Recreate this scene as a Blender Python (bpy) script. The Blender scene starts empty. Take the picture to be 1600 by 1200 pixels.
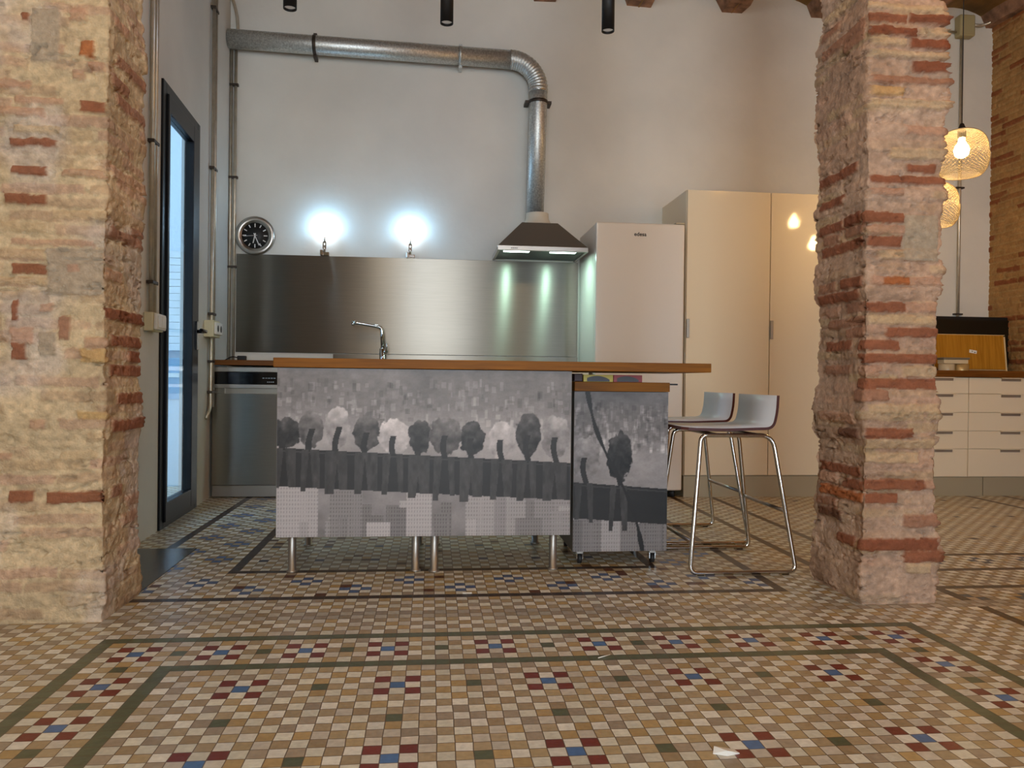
import bpy, bmesh, math, random
import numpy as np
from mathutils import Vector, Matrix
R = math.radians
sc = bpy.context.scene
C = sc.collection

# ------------------------------------------------------------------ camera
cam = bpy.data.cameras.new('camera'); cam.sensor_width = 36; cam.sensor_fit = 'HORIZONTAL'
cam.lens = 1221.4/1600*36; cam.clip_start = .02; cam.clip_end = 100
camo = bpy.data.objects.new('camera', cam); C.objects.link(camo)
camo.matrix_world = (Matrix.Translation((0, 0, .80)) @ Matrix.Rotation(-.1029, 4, 'Z')
                     @ Matrix.Rotation(math.pi/2-.0048, 4, 'X') @ Matrix.Rotation(.0116, 4, 'Z'))
sc.camera = camo
# ------------------------------------------------------------------ world, lights, exposure
w = bpy.data.worlds.new('sky'); sc.world = w; w.use_nodes = True
bg = w.node_tree.nodes['Background']; bg.inputs[0].default_value = (.38, .66, 1, 1); bg.inputs[1].default_value = 7.5
sc.view_settings.view_transform = 'Standard'; sc.view_settings.look = 'None'
sc.view_settings.exposure = -.12; sc.view_settings.gamma = 1; sc.view_settings.use_curve_mapping = False
sc.cycles.max_bounces = 8; sc.cycles.sample_clamp_indirect = 4; sc.cycles.caustics_reflective = False
def lamp(kind, loc, power, col, size=.1, rot=(0,0,0), sy=None, spot=None, name='light'):
    l = bpy.data.lights.new(name, kind); l.energy = power; l.color = col
    if kind == 'AREA':
        l.size = size
        if sy: l.shape = 'RECTANGLE'; l.size_y = sy
    else: l.shadow_soft_size = size
    if spot: l.spot_size = R(spot); l.spot_blend = .6
    o = bpy.data.objects.new(name, l); C.objects.link(o); o.location = loc; o.rotation_euler = rot
    return o
# fill light added at two unseen rear windows behind the camera
lamp('AREA', (.05, -3.12, 1.55), 125, (1, .95, .84), 1.2, (R(90), 0, 0), 2.5, name='added_window_fill')
lamp('AREA', (2.75, -3.12, 1.55), 26, (1, .93, .78), .8, (R(90), 0, 0), 2.5, name='added_window_fill')

# ------------------------------------------------------------------ helpers
def lin(c):
    return tuple((v/255/12.92 if v/255 <= .04045 else ((v/255+.055)/1.055)**2.4) for v in c)
def mat(name, col, rough=.5, metal=0, noise=0, nscale=8, bump=0, bscale=60, emit=0, spec=.5, aniso=0, coat=0, ecol=None, stretch=None):
    m = bpy.data.materials.new(name); m.use_nodes = True; nt = m.node_tree; b = nt.nodes['Principled BSDF']
    c = lin(col)+(1,)
    b.inputs['Base Color'].default_value = c; b.inputs['Roughness'].default_value = rough
    b.inputs['Metallic'].default_value = metal; b.inputs['Specular IOR Level'].default_value = spec
    if coat: b.inputs['Coat Weight'].default_value = coat; b.inputs['Coat Roughness'].default_value = .05
    if emit:
        b.inputs['Emission Color'].default_value = (lin(ecol)+(1,)) if ecol else c; b.inputs['Emission Strength'].default_value = emit
    tc = nt.nodes.new('ShaderNodeTexCoord'); mp = nt.nodes.new('ShaderNodeMapping')
    nt.links.new(tc.outputs['Object'], mp.inputs[0])
    if stretch: mp.inputs['Scale'].default_value = stretch
    if noise:
        n = nt.nodes.new('ShaderNodeTexNoise'); n.inputs['Scale'].default_value = nscale; n.inputs['Detail'].default_value = 6
        nt.links.new(mp.outputs[0], n.inputs['Vector'])
        r = nt.nodes.new('ShaderNodeValToRGB'); nt.links.new(n.outputs['Fac'], r.inputs[0])
        r.color_ramp.elements[0].position = .3; r.color_ramp.elements[1].position = .7
        r.color_ramp.elements[0].color = tuple(v*(1-noise) for v in c[:3])+(1,)
        r.color_ramp.elements[1].color = tuple(min(1, v*(1+noise)) for v in c[:3])+(1,)
        nt.links.new(r.outputs[0], b.inputs['Base Color'])
    if bump:
        n = nt.nodes.new('ShaderNodeTexNoise'); n.inputs['Scale'].default_value = bscale; n.inputs['Detail'].default_value = 5
        nt.links.new(mp.outputs[0], n.inputs['Vector'])
        bp = nt.nodes.new('ShaderNodeBump'); bp.inputs['Strength'].default_value = bump; bp.inputs['Distance'].default_value = .01
        nt.links.new(n.outputs['Fac'], bp.inputs['Height']); nt.links.new(bp.outputs[0], b.inputs['Normal'])
    if aniso:
        b.inputs['Anisotropic'].default_value = aniso
        tg = nt.nodes.new('ShaderNodeTangent'); tg.direction_type = 'RADIAL'; tg.axis = 'Z'; b.inputs['Anisotropic Rotation'].default_value = .25
        nt.links.new(tg.outputs[0], b.inputs['Tangent'])
    return m
def attr_mat(name, rough=.8, bump=.3, bscale=120, var=.12, vscale=90, spec=.3, detail=6):
    m = mat(name, (200,200,200), rough, spec=spec, bump=bump, bscale=bscale); nt = m.node_tree; b = nt.nodes['Principled BSDF']
    a = nt.nodes.new('ShaderNodeAttribute'); a.attribute_name = 'tint'
    n = nt.nodes.new('ShaderNodeTexNoise'); n.inputs['Scale'].default_value = vscale; n.inputs['Detail'].default_value = detail
    tc = nt.nodes.new('ShaderNodeTexCoord'); nt.links.new(tc.outputs['Object'], n.inputs['Vector'])
    mr = nt.nodes.new('ShaderNodeMapRange'); mr.inputs[1].default_value = .3; mr.inputs[2].default_value = .7
    mr.inputs[3].default_value = 1-var; mr.inputs[4].default_value = 1+var
    nt.links.new(n.outputs['Fac'], mr.inputs[0])
    vm = nt.nodes.new('ShaderNodeVectorMath'); vm.operation = 'SCALE'
    nt.links.new(a.outputs['Color'], vm.inputs[0]); nt.links.new(mr.outputs[0], vm.inputs['Scale'])
    nt.links.new(vm.outputs[0], b.inputs['Base Color'])
    return m
def wood_mat(name, c1, c2, rough=.5, axis='x', sc_=1.0):
    m = bpy.data.materials.new(name); m.use_nodes = True; nt = m.node_tree; b = nt.nodes['Principled BSDF']
    tc = nt.nodes.new('ShaderNodeTexCoord'); mp = nt.nodes.new('ShaderNodeMapping')
    s = {'x': (1.5, 30, 30), 'y': (30, 1.5, 30), 'z': (30, 30, 1.5)}[axis]
    mp.inputs['Scale'].default_value = tuple(v*sc_ for v in s); nt.links.new(tc.outputs['Object'], mp.inputs[0])
    n = nt.nodes.new('ShaderNodeTexNoise'); n.inputs['Scale'].default_value = 2.2; n.inputs['Detail'].default_value = 8; n.inputs['Distortion'].default_value = .8
    nt.links.new(mp.outputs[0], n.inputs['Vector'])
    r = nt.nodes.new('ShaderNodeValToRGB'); nt.links.new(n.outputs['Fac'], r.inputs[0])
    r.color_ramp.elements[0].position = .3; r.color_ramp.elements[1].position = .68
    r.color_ramp.elements[0].color = lin(c1)+(1,); r.color_ramp.elements[1].color = lin(c2)+(1,)
    nt.links.new(r.outputs[0], b.inputs['Base Color']); b.inputs['Roughness'].default_value = rough; b.inputs['Specular IOR Level'].default_value = .2
    return m
def tag(o, label=None, cat=None, group=None, kind=None):
    if label: o['label'] = label
    if cat: o['category'] = cat
    if group: o['group'] = group
    if kind: o['kind'] = kind
    return o
def empty(name, loc=(0,0,0), rz=0, label=None, cat=None, group=None, kind=None):
    o = bpy.data.objects.new(name, None); C.objects.link(o); o.location = loc; o.rotation_euler = (0, 0, rz)
    o.empty_display_size = .05
    return tag(o, label, cat, group, kind)
def obj(name, bm, m=None, parent=None, smooth=False, bevel=0, seg=2):
    me = bpy.data.meshes.new(name); bmesh.ops.recalc_face_normals(bm, faces=bm.faces[:]) if getattr(bm, '_fix', True) is True else None
    bm.to_mesh(me); bm.free()
    if m is not None:
        for x in (m if isinstance(m, (list, tuple)) else [m]): me.materials.append(x)
    if smooth:
        for p in me.polygons: p.use_smooth = True
    o = bpy.data.objects.new(name, me); C.objects.link(o)
    if parent is not None: o.parent = parent
    if bevel:
        b = o.modifiers.new('bevel', 'BEVEL'); b.width = bevel; b.segments = seg; b.limit_method = 'ANGLE'; b.angle_limit = R(40)
    return o
def box(bm, x0, x1, y0, y1, z0, z1, mi=0, M=None):
    vs = [bm.verts.new((M @ Vector(p)) if M else p) for p in
          [(x0,y0,z0),(x1,y0,z0),(x1,y1,z0),(x0,y1,z0),(x0,y0,z1),(x1,y0,z1),(x1,y1,z1),(x0,y1,z1)]]
    fs = []
    for f in [(0,3,2,1),(4,5,6,7),(0,1,5,4),(1,2,6,5),(2,3,7,6),(3,0,4,7)]:
        q = bm.faces.new([vs[i] for i in f]); q.material_index = mi; fs.append(q)
    return fs
def bx(*a, **k):
    bm = bmesh.new(); box(bm, *a, **k); return bm
def tube(bm, pts, r, n=10, closed=False, cap=True, mi=0):
    pts = [Vector(p) for p in pts]; N = len(pts)
    rr = r if isinstance(r, (list, tuple)) else [r]*N
    rings = []; prev = None
    for i, p in enumerate(pts):
        if closed: t = (pts[(i+1) % N]-pts[i-1]).normalized()
        elif i == 0: t = (pts[1]-p).normalized()
        elif i == N-1: t = (p-pts[-2]).normalized()
        else: t = ((pts[i+1]-p).normalized()+(p-pts[i-1]).normalized()).normalized()
        if prev is None:
            a = Vector((0,0,1)) if abs(t.z) < .9 else Vector((1,0,0)); u = t.cross(a).normalized()
        else:
            u = (prev-t*prev.dot(t)).normalized()
        prev = u; v = t.cross(u)
        rings.append([bm.verts.new(p+(u*math.cos(2*math.pi*k/n)+v*math.sin(2*math.pi*k/n))*rr[i]) for k in range(n)])
    for i in range(N if closed else N-1):
        a, b = rings[i], rings[(i+1) % N]
        for k in range(n):
            f = bm.faces.new([a[k], a[(k+1) % n], b[(k+1) % n], b[k]]); f.smooth = True; f.material_index = mi
    if cap and not closed:
        for rg, rev in ((rings[0], True), (rings[-1], False)):
            f = bm.faces.new(rg[::-1] if rev else rg); f.material_index = mi
    return rings
def fillet(pts, rad, seg=6, closed=False):
    pts = [Vector(p) for p in pts]; out = []; N = len(pts)
    for i, p in enumerate(pts):
        if not closed and i in (0, N-1): out.append(p); continue
        a, b = pts[i-1], pts[(i+1) % N]
        r = rad[i] if isinstance(rad, (list, tuple)) else rad
        if r <= 0: out.append(p); continue
        da, db = (a-p), (b-p); r = min(r, da.length*.49, db.length*.49)
        s, e = p+da.normalized()*r, p+db.normalized()*r
        for k in range(seg+1):
            t = k/seg; out.append(s*(1-t)**2+p*2*t*(1-t)+e*t*t)
    return out
def lathe(bm, prof, n=32, axis='z', o=(0,0,0), mi=0, capends=False):
    rings = []
    for r, h in prof:
        ring = []
        for k in range(n):
            a = 2*math.pi*k/n; c, s = r*math.cos(a), r*math.sin(a)
            p = {'z': (c, s, h), 'y': (c, h, s), 'x': (h, c, s)}[axis]
            ring.append(bm.verts.new((p[0]+o[0], p[1]+o[1], p[2]+o[2])))
        rings.append(ring)
    for a, b in zip(rings, rings[1:]):
        for k in range(n):
            f = bm.faces.new([a[k], a[(k+1) % n], b[(k+1) % n], b[k]]); f.smooth = True; f.material_index = mi
    if capends:
        bm.faces.new(rings[0]).material_index = mi; bm.faces.new(rings[-1]).material_index = mi
    return rings
def vnoise(x, y, seed):
    rng = np.random.RandomState(seed); T = rng.rand(256, 256)
    xi = np.floor(x).astype(int); yi = np.floor(y).astype(int); fx = x-xi; fy = y-yi
    fx = fx*fx*(3-2*fx); fy = fy*fy*(3-2*fy)
    g = lambda a, b: T[a % 256, b % 256]
    return (g(xi, yi)*(1-fx)+g(xi+1, yi)*fx)*(1-fy)+(g(xi, yi+1)*(1-fx)+g(xi+1, yi+1)*fx)*fy
def fbm(x, y, seed, oc=4):
    s = 0; a = .5; t = 0
    for k in range(oc):
        s = s+a*vnoise(x*2**k+13*k, y*2**k+7*k, seed+k); t += a; a *= .5
    return s/t     # 0..1
def sm(a, b, x): t = np.clip((x-a)/(b-a), 0, 1); return t*t*(3-2*t)
def grid_obj(name, P, col, m, smooth=True, parent=None):
    """P (n,m,3) points, col (n,m,3) linear"""
    n, k = P.shape[:2]
    me = bpy.data.meshes.new(name)
    idx = np.arange(n*k).reshape(n, k)
    F = np.stack([idx[:-1, :-1], idx[:-1, 1:], idx[1:, 1:], idx[1:, :-1]], -1).reshape(-1, 4)
    me.vertices.add(n*k); me.vertices.foreach_set('co', P.reshape(-1).astype(np.float32))
    me.loops.add(F.size); me.loops.foreach_set('vertex_index', F.reshape(-1).astype(np.int32))
    me.polygons.add(len(F)); me.polygons.foreach_set('loop_start', np.arange(0, F.size, 4, dtype=np.int32))
    me.update(calc_edges=True); me.validate()
    if smooth: me.polygons.foreach_set('use_smooth', np.ones(len(F), bool))
    if col is not None:
        a = me.color_attributes.new('tint', 'FLOAT_COLOR', 'POINT')
        a.data.foreach_set('color', np.concatenate([col, np.ones((n, k, 1))], -1).reshape(-1).astype(np.float32))
    me.materials.append(m)
    o = bpy.data.objects.new(name, me); C.objects.link(o)
    if parent is not None: o.parent = parent
    return o
def copy_tree(o, parent=None):
    c = o.copy(); C.objects.link(c)
    if parent is not None: c.parent = parent
    for ch in [x for x in C.objects if x.parent is o]: copy_tree(ch, c)
    return c

# camera model, only to turn a measured pixel of a flat wall surface into wall coordinates
_f, _yaw, _pit, _rol, _h = 1221.4, .1029, .0048, .0116, .80
def ray(px, py):
    x, y = px-800, py-600; cr, sr = math.cos(_rol), math.sin(_rol); x, y = x*cr+y*sr, -x*sr+y*cr
    r, u = x/_f, -y/_f; cp, sp = math.cos(_pit), math.sin(_pit); fw, up = cp+sp*u, u*cp-sp
    cw, sw = math.cos(_yaw), math.sin(_yaw); return fw*sw+r*cw, fw*cw-r*sw, up
def onY(px, py, y): d = ray(px, py); return d[0]*y/d[1], _h+d[2]*y/d[1]      # -> x, z
def onX(px, py, x): d = ray(px, py); return d[1]*x/d[0], _h+d[2]*x/d[0]      # -> y, z

# ------------------------------------------------------------------ materials
M = {}
M['plaster'] = mat('white_plaster', (222, 219, 209), .75, noise=.08, nscale=1.6, bump=.35, bscale=9, spec=.25)
M['plaster_patio'] = mat('patio_plaster', (225, 230, 235), .8, bump=.3, bscale=40)
M['ceiling'] = mat('vault_brick', (150, 112, 58), .85, noise=.45, nscale=9, bump=.8, bscale=14, stretch=(1, .35, 1))
M['beam'] = mat('beam_mottled', (142, 106, 82), .85, noise=.6, nscale=12, bump=.8, bscale=20)
M['galv'] = mat('galvanised_steel', (196, 198, 194), .42, .75, noise=.3, nscale=90, bump=.1, bscale=60)
M['conduit'] = mat('conduit_steel', (204, 196, 178), .36, .7, noise=.12, nscale=20)
M['conduit_dark'] = mat('conduit_shadow_steel', (98, 92, 86), .4, .8)
M['clamp'] = mat('clamp_dark', (70, 62, 55), .5, .6)
M['steel'] = mat('brushed_steel', (134, 128, 118), .33, 1, noise=.06, nscale=10, stretch=(.6, 1, 40), aniso=.95)
M['chrome'] = mat('chrome', (215, 212, 206), .09, 1)
M['satin'] = mat('satin_steel', (176, 170, 162), .28, 1)
M['black'] = mat('black_frame', (13, 17, 22), .4, spec=.3)
M['matte_black'] = mat('matte_black', (14, 14, 15), .55)
M['gloss_black'] = mat('gloss_black', (8, 9, 12), .12)
M['white_gloss'] = mat('white_gloss', (234, 220, 192), .07)
M['white'] = mat('white_lacquer', (234, 220, 192), .35)
M['fridge'] = mat('fridge_white', (226, 217, 204), .28, coat=.2)
M['plinth'] = mat('plinth_grey', (176, 166, 140), .4, .2)
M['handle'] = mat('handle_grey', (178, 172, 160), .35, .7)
M['beige'] = mat('beige_plastic', (222, 214, 176), .45)
M['whitep'] = mat('white_plastic', (236, 234, 226), .35)
M['slotdark'] = mat('socket_hole', (60, 56, 50), .6)
M['woodtop'] = wood_mat('oiled_wood', (112, 66, 8), (148, 92, 14), .5)
M['woodtop2'] = wood_mat('oiled_wood_dark', (98, 58, 20), (124, 76, 28), .4)
M['bamboo'] = wood_mat('bamboo_veneer', (158, 106, 26), (190, 134, 44), .4, 'z')
M['maroon'] = mat('maroon_ply_edge', (74, 26, 20), .4)
M['seatgrey'] = mat('seat_laminate', (204, 206, 210), .35)
M['carc'] = mat('grey_carcass', (128, 124, 118), .6)
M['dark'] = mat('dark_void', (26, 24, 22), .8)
M['slate'] = mat('slate_slab', (84, 84, 82), .25, noise=.25, nscale=6, bump=.08, bscale=20)
M['hood'] = mat('hood_steel', (142, 136, 126), .42, .8)
M['hoodlens'] = mat('hood_light', (240, 255, 245), .3, emit=9, ecol=(225, 255, 240))
M['bulb'] = mat('warm_bulb', (255, 240, 210), .3, emit=150, ecol=(255, 210, 142))
M['cool'] = mat('cool_lens', (240, 248, 255), .3, emit=30, ecol=(215, 236, 255))
M['shade'] = mat('mesh_shade', (150, 136, 108), .5)
M['rubber'] = mat('rubber', (34, 33, 34), .6)
M['rail'] = mat('spot_lens', (200, 196, 190), .3, emit=.25)
g = bpy.data.materials.new('door_glass'); g.use_nodes = True
g.node_tree.nodes['Principled BSDF'].inputs['Transmission Weight'].default_value = 1
g.node_tree.nodes['Principled BSDF'].inputs['Roughness'].default_value = 0
g.node_tree.nodes['Principled BSDF'].inputs['IOR'].default_value = 1.1
g.node_tree.nodes['Principled BSDF'].inputs['Base Color'].default_value = (.93, .97, 1, 1)
M['glass'] = g
M['tiles'] = attr_mat('encaustic_tiles', .34, .12, 30, .10, 60, .5)
M['brick'] = attr_mat('old_brick', .9, .55, 150, .14, 60, .2)
M['print'] = attr_mat('printed_panel', .42, .0, 50, .05, 130, .4)

# ------------------------------------------------------------------ setting: floor
S = .03988
def tilecol(u, v, rng):
    x, y = -.837+u*S, 2.339+v*S
    j = rng.uniform(-1, 1); q = rng.random()
    white = [(214, 210, 192), (206, 202, 184), (220, 216, 202), (200, 192, 176)][int(q*4)]
    tan = [(168, 148, 114), (160, 138, 104), (176, 148, 98), (158, 142, 120), (174, 152, 112)][int(q*5)]
    red, blue, green, dark, grey = (116, 44, 30), (76, 112, 160), (88, 94, 68), (58, 48, 46), (136, 124, 108)
    base = white if (u+v) % 2 else tan
    def ring(u0, u1, v0, v1): return (u in (u0, u1) and v0 <= v <= v1) or (v in (v0, v1) and u0 <= u <= u1)
    V0 = -66
    if ring(-3, 61, V0, 3) or ring(3, 55, V0+6, -3): return green
    # band between the two green frames
    bandu = [0, 6, 12, 18, 26, 34, 40, 46, 52, 58]
    if -3 < u < 61 and V0 < v < 3 and not (3 <= u <= 55 and V0+6 <= v <= -3):
        if -3 < v < 3:
            for b in bandu:
                if v == 0 and u == b: return blue
                if abs(v) == 1 and abs(u-b) == 1: return red
            if v == 0 and u in (3, 9, 15, 22, 30, 37, 43, 49, 55): return green
            return base
        if -3 < u < 3 or 55 < u < 61:
            uc = 0 if u < 10 else 58; m = (-v) % 6
            if u == uc and m == 0: return blue
            if abs(u-uc) == 1 and m in (1, 5): return red
            if u == uc and m == 3: return green
            return base
    if 3 < u < 55 and V0+6 < v < -3:
        a, b = (u-9), (-(v+7))
        am, bm_ = a % 10, b % 10
        if am == 0 and bm_ == 0: return blue
        if am in (1, 9) and bm_ in (1, 9): return red
        if (am == 5 and bm_ == 0 and 0 < a < 40) or (am == 0 and bm_ == 5) or (am == 5 and bm_ == 0 and b % 20 and 0 < a < 40): return green
        return base
    if v in (8, 9): return tuple(int(c*.55+g_*.45) for c, g_ in zip(base, grey))
    # kitchen carpet
    if ring(-9, 55, 14, 90) or ring(1, 45, 24, 80): return dark
    def cross(uc, vc): return abs(u-uc)+abs(v-vc) == 1
    if -9 < u < 55 and 14 < v < 24:
        k = round((u-4)/5)
        for kk in (k-1, k, k+1):
            if cross(4+5*kk, 17 if kk % 2 == 0 else 20): return (84, 104, 142)
        if q < .03: return (92, 52, 34)
    elif (-9 < u < 1 or 45 < u < 55) and v > 20:
        k = round((v-26)/4)
        for kk in (k-1, k, k+1):
            if cross((-6 if kk % 2 == 0 else -2)+(0 if u < 20 else 54), 26+4*kk): return (84, 112, 160)
    elif 1 < u < 45 and 24 < v < 80:
        if u % 6 == 3 and v % 7 == 1: return (60, 74, 100)
        if q < .03: return (84, 56, 34)
    # right hand carpets
    if ring(63, 125, 21, 90) or ring(70, 118, 28, 84): return (74, 52, 30)
    if 63 < u < 125 and 21 < v < 28 and cross(72+6*round((u-72)/6), 25): return (84, 88, 104)
    if 74 < u < 114 and 32 < v < 70 and (u % 9 == 2 and v % 8 == 5): return (60, 54, 60)
    if ring(71, 130, -60, 14): return (82, 62, 34)
    if 71 < u < 130 and 5 < v < 14 and cross(78+6*round((u-78)/6), 10): return (88, 92, 98)
    if u in (-20,) and v < 10: return (120, 104, 88)
    return base
def make_floor():
    rng = random.Random(5)
    u0, u1, v0, v1 = -46, 134, -138, 90
    nu, nv = u1-u0, v1-v0
    co = []; F = []; col = []
    me = bpy.data.meshes.new('floor')
    us = (-.837+(np.arange(u0, u1+1)-.5)*S); vs = (2.339+(np.arange(v0, v1+1)-.5)*S)
    X, Y = np.meshgrid(us, vs)
    P = np.stack([X, Y, 0*X], -1)
    jr = np.random.RandomState(2)
    P[..., 0] += (jr.rand(*X.shape)-.5)*.0022; P[..., 1] += (jr.rand(*X.shape)-.5)*.0022
    n, k = X.shape
    idx = np.arange(n*k).reshape(n, k)
    Fc = np.stack([idx[:-1, :-1], idx[:-1, 1:], idx[1:, 1:], idx[1:, :-1]], -1).reshape(-1, 4)
    me.vertices.add(n*k); me.vertices.foreach_set('co', P.reshape(-1).astype(np.float32))
    me.loops.add(Fc.size); me.loops.foreach_set('vertex_index', Fc.reshape(-1).astype(np.int32))
    me.polygons.add(len(Fc)); me.polygons.foreach_set('loop_start', np.arange(0, Fc.size, 4, dtype=np.int32))
    me.update(calc_edges=True)
    for v in range(v0, v1):
        for u in range(u0, u1):
            c = lin(tilecol(u, v, rng)); s = rng.uniform(.88, 1.1)
            col += [c[0]*s, c[1]*s, c[2]*s, 1]*4
    a = me.color_attributes.new('tint', 'FLOAT_COLOR', 'CORNER'); a.data.foreach_set('color', np.array(col, np.float32))
    uv = me.uv_layers.new(name='tileuv'); q = np.tile(np.array([0,0, 1,0, 1,1, 0,1], np.float32), len(Fc)); uv.data.foreach_set('uv', q)
    m = M['tiles']; me.materials.append(m)
    # grout joint drawn from each tile's own edge distance
    nt = m.node_tree; b = nt.nodes['Principled BSDF']
    uvn = nt.nodes.new('ShaderNodeUVMap'); uvn.uv_map = 'tileuv'
    sep = nt.nodes.new('ShaderNodeSeparateXYZ'); nt.links.new(uvn.outputs[0], sep.inputs[0])
    def edge(s):
        d = nt.nodes.new('ShaderNodeMath'); d.operation = 'PINGPONG'; d.inputs[1].default_value = .5; nt.links.new(s, d.inputs[0]); return d.outputs[0]
    mn = nt.nodes.new('ShaderNodeMath'); mn.operation = 'MINIMUM'
    nt.links.new(edge(sep.outputs[0]), mn.inputs[0]); nt.links.new(edge(sep.outputs[1]), mn.inputs[1])
    mr = nt.nodes.new('ShaderNodeMapRange'); mr.inputs[1].default_value = .012; mr.inputs[2].default_value = .04
    nt.links.new(mn.outputs[0], mr.inputs[0])
    mx = nt.nodes.new('ShaderNodeMix'); mx.data_type = 'RGBA'; mx.inputs['A'].default_value = lin((92, 74, 54))+(1,)
    nt.links.new(mr.outputs[0], mx.inputs['Factor']); nt.links.new(b.inputs['Base Color'].links[0].from_socket, mx.inputs['B'])
    nt.links.new(mx.outputs['Result'], b.inputs['Base Color'])
    o = bpy.data.objects.new('floor', me); C.objects.link(o); o['kind'] = 'structure'
    return o
make_floor()
ob = obj('floor', bx(-3.6, -1.36, 3.0, 6.2, -.1, -.03), M['plaster_patio']); ob['kind'] = 'structure'

# ------------------------------------------------------------------ setting: walls, ceiling
def LW(y): return -1.384-.048*(y-3.894)
ANG = math.atan2(1, -.048)
def lw_matrix(y, z=0):    # local x runs along the left wall (deeper), local -y points into the room
    return Matrix.Translation((LW(y), y, z)) @ Matrix.Rotation(ANG, 4, 'Z')
def struct(name, bm, m, parent=None, **k):
    o = obj(name, bm, m, parent, **k)
    if parent is None: o['kind'] = 'structure'
    return o
struct('wall_back', bx(-1.75, 4.7, 5.88, 6.0, -.02, 4.1), M['plaster'])
# left wall with the opening of the glazed door
bm = bmesh.new(); mt = lw_matrix(2.9)
def seg(y): return (y-2.9)*math.sqrt(1+.048**2)
dn, df, dz = seg(4.195), seg(4.965), 2.335
box(bm, 0, dn, 0, .1, -.02, 4.1, M=mt); box(bm, df, seg(5.9), 0, .1, -.02, 4.1, M=mt); box(bm, dn, df, 0, .1, dz, 4.1, M=mt)
struct('wall_left', bm, M['plaster'])
bm = bmesh.new(); box(bm, -2.7, -2.6, -3.3, 3.0, -.02, 4.1); box(bm, -2.7, -1.3, 2.98, 3.08, -.02, 4.1)
struct('wall_left', bm, M['plaster'])
# unseen rear wall (behind the camera), two tall windows added to brighten the room
bm = bmesh.new()
for x0, x1 in ((-2.7, -.68), (.78, 2.33), (3.17, 4.7)): box(bm, x0, x1, -3.3, -3.2, -.02, 4.1)
for x0, x1 in ((-.68, .78), (2.33, 3.17)): box(bm, x0, x1, -3.3, -3.2, -.02, .25); box(bm, x0, x1, -3.3, -3.2, 2.85, 4.1)
struct('wall_rear', bm, mat('unseen_dark_brick', (118, 84, 58), .9, noise=.3, nscale=14, bump=.6, bscale=20))  # brick tone chosen dark so the steel splashback reflects dark
for i, (x0, x1) in enumerate(((-.68, .78), (2.33, 3.17))):
    r_ = empty('added_window_%d' % (i+1), ((x0+x1)/2, -3.22, .25), kind='structure')
    bm = bmesh.new(); hw = (x1-x0)/2
    box(bm, -hw, -hw+.05, -.03, .03, 0, 2.6); box(bm, hw-.05, hw, -.03, .03, 0, 2.6); box(bm, -hw, hw, -.03, .03, 0, .05); box(bm, -hw, hw, -.03, .03, 2.55, 2.6)
    if i == 0: box(bm, -.025, .025, -.03, .03, .05, 2.55)
    obj('added_window_frame', bm, M['black'], r_)
# right brick wall
def brick_wall():
    ys = np.concatenate([np.arange(-3.3, 4.6, .05), np.arange(4.6, 5.9, .008)]); zs = np.arange(-.02, 4.1, .01)
    Yg, Zg = np.meshgrid(ys, zs)
    wob = (fbm(Yg*1.2, Zg*1.2, 70)-.5)*.06
    c = (Zg+wob)/.048; row = np.floor(c); fz = c-row
    br = (Yg/.26+.5*(row % 2)+vnoise(row*1.0, row*0+3, 71)*.4); col_ = np.floor(br); fy = br-col_
    e = np.minimum(np.minimum(fz, 1-fz)*.048, np.minimum(fy, 1-fy)*.26)+(fbm(Yg*30, Zg*60, 72)-.5)*.012
    mask = sm(.003, .007, e)
    rnd = np.random.RandomState(4).rand(400, 400); rv = rnd[row.astype(int) % 400, col_.astype(int) % 400]
    A = np.array(lin((172, 132, 84))); B = np.array(lin((140, 84, 52))); D = np.array(lin((176, 144, 96)))
    t = sm(.5, .9, rv)[..., None]; brc = A*(1-t)+B*t
    colr = D*(1-mask[..., None])+brc*mask[..., None]; colr = colr*(.75+.5*fbm(Yg*20, Zg*20, 73)[..., None])
    d = mask*.008+(rv-.5)*.006*mask+(fbm(Yg*40, Zg*40, 74)-.5)*.012
    P = np.stack([4.47-d, Yg, Zg], -1)
    o = grid_obj('wall_right', P, colr, M['brick']); o['kind'] = 'structure'
brick_wall()
# vaulted ceiling between beams
bm = bmesh.new(); beams = [.817+.735*k for k in range(-5, 6)]
xs = []
for a, b in zip(beams, beams[1:]):
    for k in range(12):
        t = k/12; xs.append((a+(b-a)*t, 3.668+.155*math.sin(math.pi*t)**.7))
xs.append((beams[-1], 3.70))
prev = None
for x, z in xs:
    row = [bm.verts.new((x, y, z)) for y in (-3.3, 0, 3, 5.9)]
    if prev:
        for k in range(3): bm.faces.new([prev[k], row[k], row[k+1], prev[k+1]]).smooth = True
    prev = row
o = struct('ceiling', bm, M['ceiling'])
so = o.modifiers.new('thick', 'SOLIDIFY'); so.thickness = .06; so.offset = 1
for i, x in enumerate(beams):
    rng = random.Random(i); bm = bmesh.new(); rows = []
    for k in range(60):
        y = -3.3+9.19*k/59; j = lambda s: rng.uniform(-s, s)
        rows.append([bm.verts.new(p) for p in ((x-.13+j(.008), y, 3.78), (x-.085+j(.012), y, 3.672+j(.008)), (x+.085+j(.012), y, 3.672+j(.008)), (x+.13+j(.008), y, 3.78))])
    for a, b in zip(rows, rows[1:]):
        for k in range(3): bm.faces.new([a[k], a[k+1], b[k+1], b[k]])
        bm.faces.new([a[3], a[0], b[0], b[3]])
    bm.faces.new(rows[0]); bm.faces.new(rows[-1])
    struct('trim_%d' % (i+1), bm, M['beam'])

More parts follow.
